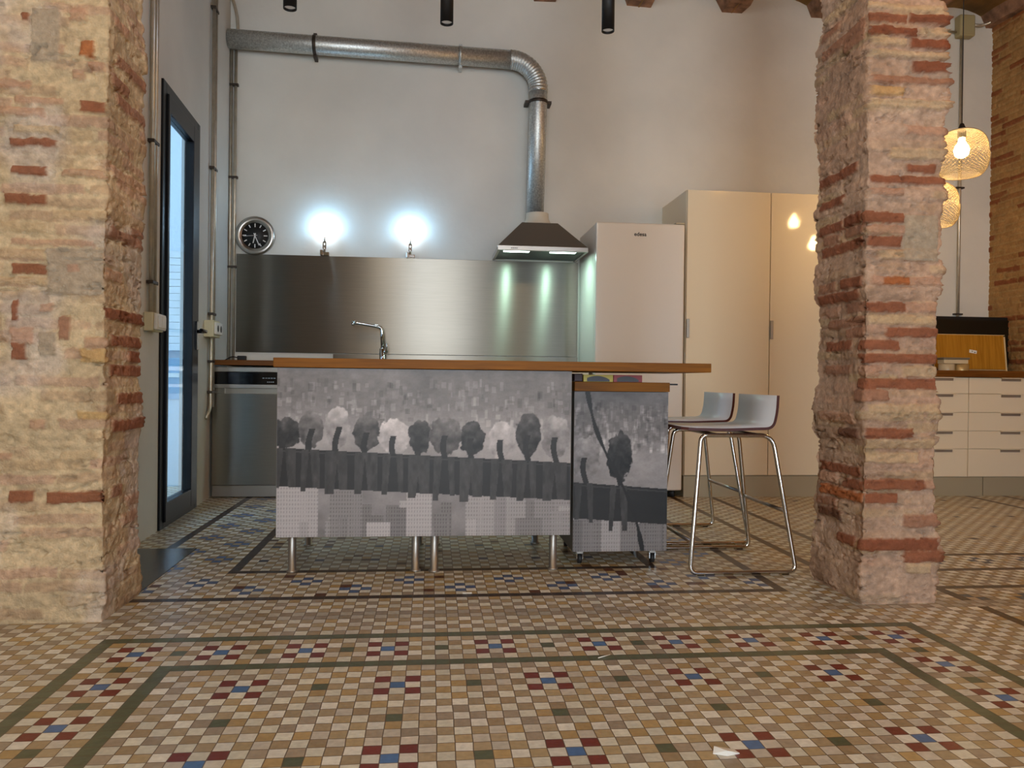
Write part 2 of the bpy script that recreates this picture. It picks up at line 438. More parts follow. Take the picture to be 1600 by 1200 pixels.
# patio beyond the glazed door
bm = bmesh.new(); box(bm, -3.6, -1.62, 6.1, 6.2, -.1, 3.4)
struct('wall_patio', bm, M['plaster_patio'])
bm = bmesh.new(); box(bm, -3.7, -3.6, 3.0, 6.2, -.1, 3.4)
struct('wall_patio', bm, M['plaster_patio'])
yp = 6.1; kz = lambda z: .8+(z-.8)*yp/6.8
sh = empty('roller_shutter', (-2.1, yp-.03, kz(1.014)), label='white slatted roller shutter in the patio behind the glass door', cat='shutter')
bm = bmesh.new()
for k in range(14): box(bm, -.75, .45, -.03, 0, k*.053, k*.053+.051)
obj('slats', bm, mat('shutter_white', (240, 240, 236), .5), sh, bevel=.003)
pb = empty('patio_cabinet', (-2.1, yp-.2, -.03), label='low pale blue cabinet with white ledges seen through the glass door', cat='cabinet')
pale = mat('patio_blue', (150, 182, 205), .5)
zt = kz(.971)+.03
obj('body', bx(-.75, .42, 0, .16, 0, zt-.1), mat('patio_body', (205, 216, 222), .6), pb)
obj('panel', bx(-.75, .42, -.01, .15, zt-.32, zt-.02), pale, pb)
obj('ledge', bx(-.76, .43, -.025, .15, zt-.16, zt-.13), M['whitep'], pb)

# ------------------------------------------------------------------ brick pillars
BC = {'r': (140, 83, 57), 'R': (128, 70, 45), 'p': (182, 136, 110), 'b': (156, 112, 88), 't': (194, 166, 128), 'y': (196, 154, 90), 'o': (168, 98, 54), 'g': (172, 154, 132), 'd': (104, 66, 48)}
def pillar(name, x0, x1, y0, y1, H, bricks, seed, mortar, segs, label, rag=.006, bz=(0, 9), smearc=(206, 190, 178)):
    D, Wd = y1-y0, x1-x0
    L = [0, D, D+Wd, 2*D+Wd, 2*D+2*Wd]
    def steps(a, b, st): return np.linspace(a, b, max(2, int(round((b-a)/st))+1))[:-1]
    s = np.concatenate([steps(L[i], L[i+1], segs[i]) for i in range(4)]+[[L[4]]])
    zs = np.concatenate([np.arange(-.01, bz[1], .005), np.arange(bz[1], H, .03)]) if bz[1] < H else np.arange(-.01, H, .005)
    Sg, Zg = np.meshgrid(s, zs)
    base = np.zeros(Sg.shape+(3,)); nrm = np.zeros_like(base)
    def face(i, p0, dirv, n):
        k = (Sg >= L[i]-1e-9) & (Sg <= L[i+1]+1e-9); t = (Sg-L[i])[k]
        base[k, 0] = p0[0]+dirv[0]*t; base[k, 1] = p0[1]+dirv[1]*t; nrm[k] += np.array(n)
    face(0, (x0, y1), (0, -1), (-1, 0, 0)); face(1, (x0, y0), (1, 0), (0, -1, 0)); face(2, (x1, y0), (0, 1), (1, 0, 0)); face(3, (x1, y1), (-1, 0), (0, 1, 0))
    e = (Sg <= 1e-9) | (Sg >= L[4]-1e-9); nrm[e] = (-1, 1, 0)
    base[..., 2] = Zg
    Sp = Sg
    rng = np.random.RandomState(seed)
    # hidden courses under the render: gentle random brickwork everywhere
    wob = (fbm(Sp*2, Zg*2, seed)-.5)*.03
    c = (Zg+wob)/.0445; row = np.floor(c).astype(int); fz = c-row
    br = Sp/.27+.5*(row % 2)+rng.rand(500)[row % 500]*.5; cl = np.floor(br).astype(int); fs = br-cl
    ed = np.minimum(np.minimum(fz, 1-fz)*.0445, np.minimum(fs, 1-fs)*.27)+(fbm(Sp*25, Zg*50, seed+5)-.5)*.016
    T = rng.rand(500, 500); rv = T[row % 500, cl % 500]
    m0 = sm(.003, .009, ed)*sm(.35, .55, rv+.5*(fbm(Sp*9, Zg*9, seed+6)-.5))
    mort = np.array(lin(mortar)); pale = np.array(lin((184, 158, 122))); pale2 = np.array(lin((190, 152, 128)))
    q = T[(row+7) % 500, (cl+3) % 500][..., None]
    col = mort*(1-.75*m0[..., None])+.75*m0[..., None]*(pale*q+pale2*(1-q))
    big = fbm(Sp*5, Zg*5, seed+8)[..., None]
    smear = sm(.52, .66, fbm(Sp*4, Zg*3.2, seed+31))[..., None]; col = col*(1-.55*smear)+.55*smear*np.array(lin(smearc))
    col = col*(.70+.5*big)*(.70+.6*fbm(Sp*45, Zg*60, seed+9)[..., None])
    h = m0*.003
    for (sa, sb, za, zb, k) in bricks:
        ca = np.array(lin(BC[k[0]])); za -= .0035; zb += .0035; sa -= .004; sb += .004
        nz = (fbm(Sp*40+sa*100, Zg*60, seed+11)-.5)*.011+(fbm(Sp*120, Zg*120, seed+12)-.5)*.004
        a, b_ = za, zb
        zz = Zg+(fbm(Sp*12, Zg*3+za*50, seed+13)-.5)*.006
        if len(k) > 1: zz = zz  # skew reserved
        ds = np.minimum(np.minimum(Sp-sa, sb-Sp), np.minimum(zz-a, b_-zz))+nz
        mk = sm(-.001, .003, ds)
        tex = .8+.4*fbm(Sp*30+3*sa, Zg*60, seed+14)
        if k[0] == 'g':
            col = col*(1-mk[..., None])+(ca*tex[..., None])*mk[..., None]; h = h*(1-mk)+mk*(.004+.01*fbm(Sp*25, Zg*18, seed+15)); continue
        op = .92 if k[0] in 'rRodb' else .62
        col = col*(1-op*mk[..., None])+op*(ca*tex[..., None])*mk[..., None]
        rng2 = (math.sin(sa*977+za*331)*.5+.5)
        rim_ = np.exp(-((ds+.003)/.004)**2); h = h*(1-mk)+mk*(.006+.005*rng2)-rim_*.006*sm(.4, .6, fbm(Sp*30, Zg*8, seed+40))
    # dark cracks and lost mortar: real hollows
    cr = np.abs(fbm(Sp*3.2, Zg*22, seed+20)-.5); crm = sm(.016, .0, cr)*sm(.50, .60, fbm(Sp*6, Zg*12, seed+21))
    pits = sm(.70, .80, fbm(Sp*30, Zg*45, seed+22, 3))
    h = h-crm*.024-pits*.01
    h = h+(fbm(Sp*14, Zg*16, seed+23)-.5)*.018+(fbm(Sp*70, Zg*80, seed+24, 3)-.5)*.005
    crow = rng.rand(500)[row % 500]
    rs_ = (Zg+wob)/.0445; fr_ = sm(.35, .65, rs_-np.floor(rs_)); cA = rng.rand(500)[row % 500]; cT = np.roll(rng.rand(500), 3)
    crs = np.interp(Zg+wob, np.arange(0, 500)*.0445+.022, cT)
    blk = np.interp(Zg, np.arange(0, 200)*.13, rng.rand(200))
    h = h+(crow-.5)*rag*.9+(crs-.5)*rag*1.1+(sm(.35, .65, blk)-.5)*rag*2.2+(fbm(Sp*5, Zg*5, seed+50)-.5)*rag*2
    h = h*sm(-.0, .02, Zg+.0)  # feather at floor
    P = base+nrm*h[..., None]
    o = grid_obj(name, P, np.clip(col, 0, 1), M['brick']); tag(o, label, 'pillar')
    return o
def fr(lst, offx, offy, y, x0, D):   # crop coordinates (x4) on a front face -> unrolled coordinates
    out = []
    for a, c_, b, d, k in lst:
        (xa, zt_), (xb, zb_) = onY(offx+a/4, offy+b/4, y), onY(offx+c_/4, offy+d/4, y)
        out.append((D+xa-x0, D+xb-x0, zb_, zt_, k))
    return out
# right pillar
X0, X1, Y0, Y1 = 1.565, 1.848, 2.69, 3.05; D = Y1-Y0
B = []
B += fr([(640,855,95,150,'r'),(875,1105,100,160,'R'),(640,915,170,230,'R'),(950,1100,178,240,'t'),(640,850,240,300,'t'),(885,1105,250,315,'R'),(640,1090,320,380,'t'),(895,1085,395,465,'R'),(640,1095,475,540,'b'),(640,830,545,605,'y'),(640,1100,625,690,'t'),(860,1090,790,850,'p'),(770,1080,930,1000,'t'),(870,1040,1030,1080,'r'),(640,1085,1095,1155,'r'),(640,1080,20,85,'t')], 1200, 0, Y0, X0, D)
B += fr([(640,830,-20,25,'p'),(600,830,130,195,'r'),(620,840,210,265,'p'),(620,825,280,340,'r'),(700,890,365,420,'t'),(640,1065,530,585,'p'),(710,870,535,580,'o'),(610,860,690,748,'r'),(865,1058,692,750,'p'),(640,1050,770,830,'t'),(745,1060,850,908,'r'),(545,820,925,985,'r'),(545,1060,1010,1070,'r'),(530,705,1085,1150,'p'),(850,1060,1090,1155,'t'),(520,1050,1165,1228,'r'),(845,1050,150,430,'g')], 1200, 300, Y0, X0, D)
B += fr([(500,740,40,105,'b'),(620,1050,125,180,'t'),(610,895,280,338,'r'),(610,1030,350,400,'t'),(610,940,430,490,'t'),(610,980,600,658,'r'),(980,1040,605,655,'p'),(610,810,690,745,'r'),(845,1045,820,885,'b'),(575,1035,970,1030,'R'),(840,1045,1045,1105,'r'),(860,1000,1120,1170,'t')], 1200, 600, Y0, X0, D)
def sideL(lst, offx, offy):     # left face of the right pillar: skewed bricks given by centre line
    out = []
    for a, c_, b, d, k in lst:
        (ya, z1), (yb, z2) = onX(offx+a/4, offy+b/4, 1.575), onX(offx+c_/4, offy+d/4, 1.575)
        ya = min(ya, 3.08); z = (z1+z2)/2; out.append((Y1-ya, Y1-yb, z-.016, z+.016, k))
    return out
B += sideL([(370,480,235,180,'b'),(375,640,310,200,'b'),(510,635,285,235,'b'),(345,575,1160,1040,'r'),(370,600,60,20,'t')], 1200, 0)
B += sideL([(365,500,100,45,'r'),(500,610,190,150,'R'),(350,485,250,215,'r'),(500,620,265,220,'b'),(375,465,320,290,'b'),(360,610,390,305,'r'),(490,620,580,555,'r'),(350,455,615,590,'b'),(345,590,690,630,'r'),(490,605,735,710,'b'),(365,445,765,745,'p'),(385,605,835,800,'b'),(500,610,895,870,'b'),(370,530,975,950,'r'),(370,520,1110,1115,'b')], 1200, 300)
B += sideL([(355,575,200,215,'p'),(480,595,300,310,'d'),(330,580,500,555,'r'),(340,430,570,590,'p'),(475,600,610,640,'r'),(345,600,640,720,'o'),(335,440,720,735,'b'),(340,480,780,820,'d'),(465,570,955,985,'r')], 1200, 600)
pillar('brick_pillar', X0, X1, Y0, Y1, 3.86, B, 11, (184, 152, 128), [.006, .005, .02, .04],
       'narrow square pillar of exposed thin red brick and rough mortar, standing right of the bar stools', rag=.008, smearc=(192, 164, 142))
# left pillar
LX0, LX1, LY0, LY1 = -1.95, -1.055, 2.655, 2.975; D = LY1-LY0
B = fr([(-40,190,500,558,'p'),(110,400,610,655,'p'),(520,655,640,700,'r'),(0,280,675,735,'p'),(75,360,870,920,'r'),(90,290,1040,1095,'r'),(405,655,1060,1110,'p'),(510,590,260,355,'o'),(145,185,85,130,'r'),(450,540,60,130,'p'),(210,375,60,390,'g'),(565,645,400,440,'p'),(465,530,440,495,'p'),(100,380,790,840,'t')], 0, 0, LY0, LX0, D)
B += fr([(40,290,15,72,'r'),(330,680,115,170,'t'),(0,280,190,245,'t'),(70,580,290,335,'p'),(0,290,360,420,'t'),(80,280,445,505,'r'),(295,640,350,640,'g'),(420,490,455,495,'p'),(0,290,530,575,'t'),(78,108,680,800,'r'),(75,200,850,945,'p'),(70,150,950,1040,'r'),(250,345,880,1020,'g'),(375,430,780,920,'b'),(535,680,910,975,'p'),(510,700,985,1065,'y'),(260,320,700,740,'p')], 0, 300, LY0, LX0, D)
B += fr([(190,280,225,275,'p'),(60,205,675,735,'r'),(295,655,675,738,'r'),(500,680,180,215,'y'),(0,60,440,470,'p'),(380,600,425,470,'t')], 0, 600, LY0, LX0, D)
def sideR(lst, offx, offy):
    out = []
    for a, c_, b, d, k in lst:
        (ya, z1), (yb, z2) = onX(offx+a/4, offy+b/4, LX1), onX(offx+c_/4, offy+d/4, LX1)
        z = (z1+z2)/2; W_ = LX1-LX0; out.append((D+W_+ya-LY0, D+W_+yb-LY0, z-.017, z+.017, k))
    return out
B += sideR([(700,780,120,220,'p'),(720,890,400,520,'b'),(690,790,500,580,'b'),(720,890,620,760,'b'),(690,900,1080,1180,'p')], 0, 0)
B += sideR([(690,890,240,340,'b'),(810,895,230,270,'b'),(665,760,505,540,'p'),(655,880,760,800,'R'),(690,870,930,945,'r'),(800,880,1020,1045,'r'),(690,875,1110,1120,'r'),(670,890,150,190,'t')], 0, 300)
B += sideR([(720,875,90,85,'r'),(685,875,270,235,'r'),(785,865,730,710,'p'),(690,750,680,660,'b'),(760,860,850,800,'p')], 0, 600)
pillar('brick_pillar', LX0, LX1, LY0, LY1, 3.86, B, 31, (206, 182, 146), [.04, .005, .006, .04],
       'wide pillar of worn plaster-smeared brick, left of the glazed black door', rag=.004, bz=(0, 2.7))

# ------------------------------------------------------------------ glazed door in the left wall
dr = bpy.data.objects.new('door_1', None); C.objects.link(dr); dr['kind'] = 'structure'
dr.matrix_world = lw_matrix(4.195)
DW, DH = (4.965-4.195)*1.0012, 2.335
bm = bmesh.new(); fw = .055
box(bm, 0, fw, -.012, .06, 0, DH); box(bm, DW-fw, DW, -.012, .06, 0, DH); box(bm, fw, DW-fw, -.012, .06, DH-fw, DH); box(bm, fw, DW-fw, -.012, .06, 0, .03)
obj('door_frame', bm, M['black'], dr, bevel=.003)
bm = bmesh.new(); a0, a1, z0, z1, sw_ = fw+.004, DW-fw-.004, .034, DH-fw-.004, .075
box(bm, a0, a0+.03, -.025, .035, z0, z1); box(bm, a1-sw_-.06, a1, -.025, .035, z0, z1); box(bm, a0, a1, -.024, .034, z1-sw_-.02, z1); box(bm, a0, a1, -.024, .034, z0, z0+.1)
leaf = obj('door_leaf', bm, M['black'], dr, bevel=.004)
gl = obj('glass_pane', bx(a0+.03, a1-sw_-.06, 0, .008, z0+.1, z1-sw_-.02), M['glass'], dr)
bm = bmesh.new(); hz = 1.07; hx = a1-.055
box(bm, hx-.02, hx+.02, -.036, -.025, hz-.11, hz+.06)
tube(bm, fillet([(hx, -.03, hz), (hx, -.085, hz), (hx-.135, -.085, hz)], .02), .011, 10)
obj('handle', bm, M['gloss_black'], leaf, bevel=.002)

# ------------------------------------------------------------------ slate slab
bm = bmesh.new(); vs = [(-1.36, 2.94), (-1.06, 2.94), (-1.075, 3.755), (-1.345, 3.755)]
lo = [bm.verts.new((x, y, .0005)) for x, y in vs]; hi = [bm.verts.new((x, y, .004)) for x, y in vs]
bm.faces.new(hi); bm.faces.new(lo[::-1])
for k in range(4): bm.faces.new([lo[k], lo[(k+1) % 4], hi[(k+1) % 4], hi[k]])
tag(obj('stone_slab', bm, M['slate']), 'dark grey stone slab set in the floor behind the wide left pillar', 'slab')

# ------------------------------------------------------------------ back wall kitchen run
tag(obj('steel_backsplash', bx(-1.42, 1.10, 5.868, 5.879, .983, 1.698), M['steel'], bevel=.001),
    'long brushed stainless steel splashback sheet on the white back wall', 'splashback')
tag(obj('wooden_countertop', bx(-1.435, -.722, 5.325, 5.876, .879, .913), M['woodtop2'], bevel=.002),
    'short dark wooden counter over the dishwasher by the left wall', 'countertop')
sk = empty('sink_counter', (0, 5.6, 0), label='stainless steel sink counter behind the island under the splashback', cat='counter')
obj('worktop', bx(-.72, 1.10, -.27, .262, .885, .915), M['steel'], sk, bevel=.002)
obj('upstand', bx(-.72, 1.10, .245, .262, .915, .978), M['steel'], sk)
bc = empty('base_cabinet', (0, 5.6, 0), label='white base cabinet under the steel sink counter, behind the island', cat='cabinet')
obj('body', bx(-.83, 1.09, -.24, .26, .12, .877), M['white'], bc)
for k in range(3):
    d_ = obj('door', bx(-.82+k*.637, -.82+k*.637+.63, -.262, -.242, .13, .876), M['white'], bc, bevel=.002)
    obj('handle', bx(-.62+k*.637, -.40+k*.637, -.275, -.263, .83, .845), M['handle'], d_)
obj('plinth', bx(-.83, 1.09, -.2, .26, 0, .12), M['plinth'], bc)
# dishwasher
dw = empty('dishwasher', (-1.135, 5.33, 0), label='stainless steel dishwasher with black control strip under the short wooden counter', cat='dishwasher')
obj('body', bx(-.298, .298, .03, .5, .02, .85), mat('appliance_side', (70, 74, 74), .5), dw)
obj('top_trim', bx(-.298, .298, 0, .5, .835, .866), M['satin'], dw, bevel=.002)
cp = obj('control_panel', bx(-.298, .298, .004, .03, .752, .834), M['gloss_black'], dw)
bm = bmesh.new()
for k in range(5): box(bm, .02+k*.018, .032+k*.018, .002, .005, .792, .797)
for k in range(4): box(bm, .05+k*.012, .058+k*.012, .002, .005, .766, .772)
obj('display_marks', bm, mat('panel_marks', (150, 158, 165), .5), cp)
bm = bmesh.new(); box(bm, -.2, -.13, .002, .005, .757, .83)
obj('display_window', bm, mat('display_blue', (14, 22, 36), .2), cp)
obj('trim_bar', bx(-.3, .3, -.004, .03, .727, .752), M['satin'], dw, bevel=.002)
dd = bmesh.new(); box(dd, -.3, .3, .0, .03, .085, .69); box(dd, -.3, -.222, .0, .03, .69, .727); 
v = [dd.verts.new(p) for p in ((-.222, 0, .69), (-.222, 0, .70), (-.16, 0, .727), (-.14, .03, .727), (-.14, .03, .69))]
door = obj('door', dd, mat('dishwasher_steel', (172, 170, 164), .34, 1, noise=.05, nscale=8, stretch=(1, 1, 30), aniso=.9), dw, bevel=.002)
obj('grip_recess', bx(-.222, .3, .018, .03, .69, .727), M['hood'], dw)
obj('kick_plate', bx(-.3, .3, .012, .03, .006, .08), M['satin'], dw)
# tap
tp = empty('kitchen_tap', (-.352, 5.70, .915), label='chrome single lever tap with long spout in front of the splashback', cat='tap')
bm = bmesh.new(); lathe(bm, [(.0, 0), (.026, 0), (.026, .012), (.022, .02), (.022, .1), (.0, .105)], 20); obj('base', bm, M['chrome'], tp)
bm = bmesh.new(); tube(bm, fillet([(0, 0, .1), (-.005, 0, .255), (-.13, -.03, .275), (-.215, -.05, .285)], [0, .035, .06, 0]), [.014]*1+[.013]*20 if 0 else .013, 12)
tube(bm, [(-.205, -.048, .284), (-.207, -.048, .262)], .012, 12); obj('spout', bm, M['chrome'], tp)
bm = bmesh.new(); tube(bm, [(0, 0, .07), (.03, -.03, .085)], .012, 10); tube(bm, [(.03, -.03, .085), (.035, -.045, .14)], .005, 8); obj('lever', bm, M['chrome'], tp)
# power plug with cable on the wooden counter
pg = empty('power_plug', (-1.335, 5.70, .913), label='black power plug with short cable lying on the short wooden counter', cat='plug')
obj('plug_body', bx(-.03, .03, -.02, .02, .004, .038), M['matte_black'], pg, bevel=.006)
bm = bmesh.new(); tube(bm, fillet([(-.03, 0, .025), (-.07, 0, .032), (-.11, .02, .012), (-.13, .05, .006)], .03), .004, 8); obj('cable', bm, M['matte_black'], pg)

# wall clock
ck = empty('wall_clock', (-1.288, 5.876, 1.831), label='round wall clock with wide brushed metal rim and black dial', cat='clock')
bm = bmesh.new(); lathe(bm, [(.141, 0), (.141, -.02), (.132, -.034), (.098, -.026), (.094, -.016), (.0, -.016)], 64, 'y'); obj('rim', bm, M['satin'], ck)
bm = bmesh.new(); lathe(bm, [(.095, -.014), (.095, -.018), (.0001, -.018)], 48, 'y'); obj('dial', bm, M['matte_black'], ck)
wm = mat('clock_white', (225, 225, 225), .4)
for k in range(12):
    a = k*math.pi/6; bm = bmesh.new()
    box(bm, -.0035, .0035, -.021, -.018, .066 if k % 3 else .062, .088, M=Matrix.Rotation(a, 4, 'Y')); obj('hour_mark', bm, wm, ck)
def hand(nm, ang, ln, w_, y):
    bm = bmesh.new(); box(bm, -w_, w_, y-.002, y, -.018, ln, M=Matrix.Rotation(R(ang), 4, 'Y')); obj(nm, bm, wm, ck)
hand('hour_hand', 193, .056, .0035, -.021); hand('minute_hand', 156, .078, .0028, -.024); hand('second_hand', 264, .08, .001, -.027)

# the two small clip lamps on the splashback
for i, (x, lab) in enumerate(((-.785, 'chrome clip lamp with glaring cool light, nearer the wall clock'), (-.162, 'chrome clip lamp with glaring cool light, nearer the cooker hood'))):
    l = empty('clip_lamp', (x, 5.86, 1.70), label=lab, cat='lamp', group='clip lamps on the splashback')
    bm = bmesh.new(); box(bm, -.03, .03, -.03, .012, -.004, .022); box(bm, -.032, -.012, -.05, -.01, -.004, .034); obj('clip', bm, M['chrome'], l, bevel=.003)
    bm = bmesh.new(); tube(bm, [(-.004, -.02, .02), (-.004, -.02, .085)], .008, 10); box(bm, -.016, .008, -.026, -.014, .045, .1); obj('stem', bm, M['chrome'], l)
    bm = bmesh.new(); lathe(bm, [(0.001, -.006), (.03, -.004), (.034, .012), (.03, .03), (.001, .032)], 20, 'y', (0, -.045, .17)); obj('lamp_head', bm, M['cool'], l)
    tube_bm = bmesh.new(); tube(tube_bm, [(-.004, -.02, .085), (0, -.035, .145)], .006, 8); obj('neck', tube_bm, M['chrome'], l)
    lamp('POINT', (x, 5.80, 1.90), 3.2, (.30, .64, 1), .01, name='clip_lamp_light')

# cooker hood and duct
hd = empty('cooker_hood', (.765, 5.88, 1.70), label='dark steel pyramid cooker hood with two lit lamps below the duct', cat='cooker hood')
bm = bmesh.new()
def frustum(bm, a, b, z0, z1, mi=0):
    lo = [bm.verts.new(p+(z0,)) for p in ((a[0], a[2]), (a[1], a[2]), (a[1], a[3]), (a[0], a[3]))]
    hi = [bm.verts.new(p+(z1,)) for p in ((b[0], b[2]), (b[1], b[2]), (b[1], b[3]), (b[0], b[3]))]
    for k in range(4): bm.faces.new([lo[k], lo[(k+1) % 4], hi[(k+1) % 4], hi[k]]).material_index = mi
    bm.faces.new(hi)
    return lo
frustum(bm, (-.315, .315, -.48, -.001), (-.13, .13, -.30, -.001), .035, .235)
obj('canopy', bm, M['hood'], hd)
bm = bmesh.new(); box(bm, -.318, .318, -.485, -.46, 0.002, .035); box(bm, -.318, -.30, -.46, -.001, 0.002, .035); box(bm, .30, .318, -.46, -.001, 0.002, .035)
obj('rim', bm, M['satin'], hd, bevel=.002)
obj('filter_panel', bx(-.30, .30, -.459, -.002, .012, .03), mat('filter_grille', (96, 104, 98), .4, .8, noise=.2, nscale=60), hd)
for x in (-.18, .15):
    obj('hood_lamp', bx(x-.09, x+.09, -.44, -.385, .004, .0118), M['hoodlens'], hd)
bm = bmesh.new()
for k in range(4): box(bm, -.225+k*.012, -.217+k*.012, -.4865, -.485, .014, .02)
obj('maker_mark', bm, M['slotdark'], hd)
lamp('AREA', (.59, 5.47, 1.69), 2.6, (.55, 1, .88), .05, (0, 0, 0), name='hood_light'); lamp('AREA', (.915, 5.47, 1.69), 2.6, (.55, 1, .88), .05, (0, 0, 0), name='hood_light')
bm = bmesh.new(); lathe(bm, [(.115, .235), (.105, .25), (.085, .29), (.083, .33)], 32, 'z', (0, -.15, 0)); obj('collar', bm, mat('white_collar', (210, 200, 180), .5), hd)
du = empty('exhaust_duct', (.757, 5.78, 2.0), label='galvanised exhaust duct rising from the hood and running left along the wall', cat='duct')
bm = bmesh.new(); path = [(-2.2, 0, 1.219), (-.9, 0, 1.197), (-.22, 0, 1.176)]
R_ = .17
pr = []
for k in range(15):
    a = math.pi/2*k/14; pr.append((-.155+R_*math.sin(a)-.01, 0, 1.176-R_*(1-math.cos(a))))
n_ = 28
rs = .0665
tube(bm, [(-2.225, 0, 1.219), (-1.6, 0, 1.205), (-.2, 0, 1.177)], rs, n_)
obj('horizontal_pipe', bm, M['galv'], du)
bm = bmesh.new(); tube(bm, [(-.004, 0, .034), (.012, 0, .86), (.012, 0, .96)], rs, n_); obj('vertical_pipe', bm, M['galv'], du)
bm = bmesh.new(); ctr = []; rad = []
for k in range(61):
    a = math.pi/2*k/60; ctr.append((-.2+.212*math.sin(a), 0, 1.177-.212*(1-math.cos(a)))); rad.append(rs*(1.04+.035*math.cos(k*math.pi/2)))
ctr.append((.012, 0, .945)); rad.append(rs*1.05)
tube(bm, ctr, rad, n_); obj('ribbed_elbow', bm, M['galv'], du)
for x, z in ((-1.62, 1.2055), (-.57, 1.1845)):
    bm = bmesh.new(); lathe(bm, [(rs+.001, -.012), (rs+.004, -.012), (rs+.004, .012), (rs+.001, .012)], 28, 'x', (x, 0, z))
    box(bm, x-.012, x+.012, .0, .092, z+rs, z+rs+.02); box(bm, x-.012, x+.012, 0, .092, z-rs-.02, z-rs); obj('clamp', bm, M['clamp'] if x < -1 else M['galv'], du)
bm = bmesh.new(); lathe(bm, [(rs+.001, -.012), (rs+.004, -.012), (rs+.004, .012), (rs+.001, .012)], 28, 'z', (.012, 0, .87))
for s in (-1, 1): box(bm, .012+s*(rs+.016)-.016, .012+s*(rs+.016)+.016, -.01, .092, .86, .88)
obj('clamp', bm, M['clamp'], du)
for z in (.40, .98-.03):
    bm = bmesh.new(); lathe(bm, [(rs+.001, -.006), (rs+.004, -.003), (rs+.004, .003), (rs+.001, .006)], 28, 'z', (.012 if z > .8 else .004, 0, z)); 
    if z > .8: obj('seam_ring', bm, M['chrome'], du)
    else: bm.free()

# ------------------------------------------------------------------ fridge
fg = empty('refrigerator', (1.415, 5.25, 0), label='tall white single door refrigerator right of the cooker hood', cat='refrigerator')
obj('body', bx(-.305, .312, .06, .60, .045, 1.885), M['fridge'], fg, bevel=.004)
fd = obj('door', bx(-.307, .315, 0, .055, .05, 1.89), M['fridge'], fg, bevel=.012, seg=3)
bm = bmesh.new(); box(bm, .25, .31, -.004, .05, 1.89, 1.899); obj('hinge', bm, M['plinth'], fg)
for s in (-1, 1):
    bm = bmesh.new(); lathe(bm, [(.0, 0), (.022, 0), (.022, .03), (.012, .048), (0, .048)], 14, 'z', (s*.27, .08, 0)); obj('foot', bm, M['rubber'], fg)
bm = bmesh.new(); lathe(bm, [(.0, 0), (.022, 0), (.022, .03), (.012, .048), (0, .048)], 14, 'z', (.27, .55, 0)); obj('foot', bm, M['rubber'], fg)
tx = bpy.data.curves.new('t', 'FONT'); tx.body = 'edesa'; tx.size = .036; tx.extrude = .0006; tx.offset = .0009; tx.align_x = 'CENTER'; tx.space_character = 1.05
to = bpy.data.objects.new('t', tx); C.objects.link(to)
dg = bpy.context.evaluated_depsgraph_get(); me = bpy.data.meshes.new_from_object(to.evaluated_get(dg)); me.name = 'logo'
bpy.data.objects.remove(to)
lg = bpy.data.objects.new('logo', me); C.objects.link(lg); lg.parent = fd; lg.location = (0, -.0008, 1.80); lg.rotation_euler = (R(90), 0, 0)
me.materials.clear(); me.materials.append(M['matte_black'])

# ------------------------------------------------------------------ tall pantry cupboard
pn = empty('pantry_cupboard', (1.755, 5.28, 0), label='tall glossy white double door cupboard between refrigerator and brick pillar', cat='cupboard')
obj('body', bx(0, 1.21, .022, .595, .15, 2.14), M['white'], pn)
for k in range(2):
    x = .002+k*.605; d_ = obj('door', bx(x, x+.6, 0, .02, .153, 2.137), M['white_gloss'], pn, bevel=.0015)
    d_['label'] = ['left cupboard door', 'right cupboard door'][k]
    obj('handle', bx(x, x+.02, -.014, -.0005, 1.11, 1.24), M['handle'], d_, bevel=.002)
obj('plinth', bx(0, 1.21, .01, .595, 0, .148), M['plinth'], pn)

# ------------------------------------------------------------------ drawer units at the right
def drawers(x0, x1, hx0, hx1, label):
    r_ = empty('drawer_unit', (x0, 5.28, 0), label=label, cat='drawer unit', group='white drawer units along the back wall')
    W_ = x1-x0
    obj('body', bx(0, W_, .022, .59, .14, .858), M['white'], r_)
    lv = [.14, .343, .473, .606, .741, .858]
    for a, b in zip(lv, lv[1:]):
        d_ = obj('drawer_front', bx(.0015, W_-.0015, 0, .02, a+.0015, b-.0015), M['white'], r_, bevel=.001)
        bm = bmesh.new(); box(bm, hx0-x0, hx1-x0, -.016, .0, b-.005, b+.0005); box(bm, hx0-x0+.006, hx1-x0-.002, -.003, -.0002, b-.024, b-.005, mi=1)  # grey plate below the tab stands in for the tab's shadow
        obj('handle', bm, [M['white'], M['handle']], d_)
    return r_
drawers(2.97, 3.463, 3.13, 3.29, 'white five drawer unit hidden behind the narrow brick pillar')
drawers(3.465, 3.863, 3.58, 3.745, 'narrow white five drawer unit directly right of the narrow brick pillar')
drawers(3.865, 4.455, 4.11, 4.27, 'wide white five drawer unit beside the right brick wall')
pl = empty('cabinet_plinth', (2.97, 5.29, 0), label='grey plinth boards under the white drawer units', cat='plinth')
obj('board', bx(0, 1.018, 0, .03, 0, .138), M['plinth'], pl); obj('board', bx(1.024, 1.485, 0, .03, 0, .138), M['plinth'], pl)
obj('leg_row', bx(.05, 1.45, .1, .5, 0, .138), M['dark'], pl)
tag(obj('wooden_countertop', bx(2.97, 4.455, 5.262, 5.876, .861, .908), M['woodtop2'], bevel=.002), 'brown wooden counter on the white drawer units at far right', 'countertop')
tv = empty('television', (4.04, 5.66, .908), label='large black television behind the bamboo board on the far right counter', cat='television')
obj('housing', bx(-.46, .46, 0, .04, .012, .425), M['matte_black'], tv, bevel=.004)
obj('screen', bx(-.435, .435, -.003, .0, .04, .40), mat('screen', (24, 21, 14), .3), tv)
obj('stand', bx(-.2, .2, -.05, .09, 0, .012), M['matte_black'], tv)
bb = empty('wooden_board_panel', (4.03, 5.49, .912), label='bamboo coloured panel with pale edges and white sticker leaning on the television', cat='panel')
bb.rotation_euler = (R(-7), 0, 0)
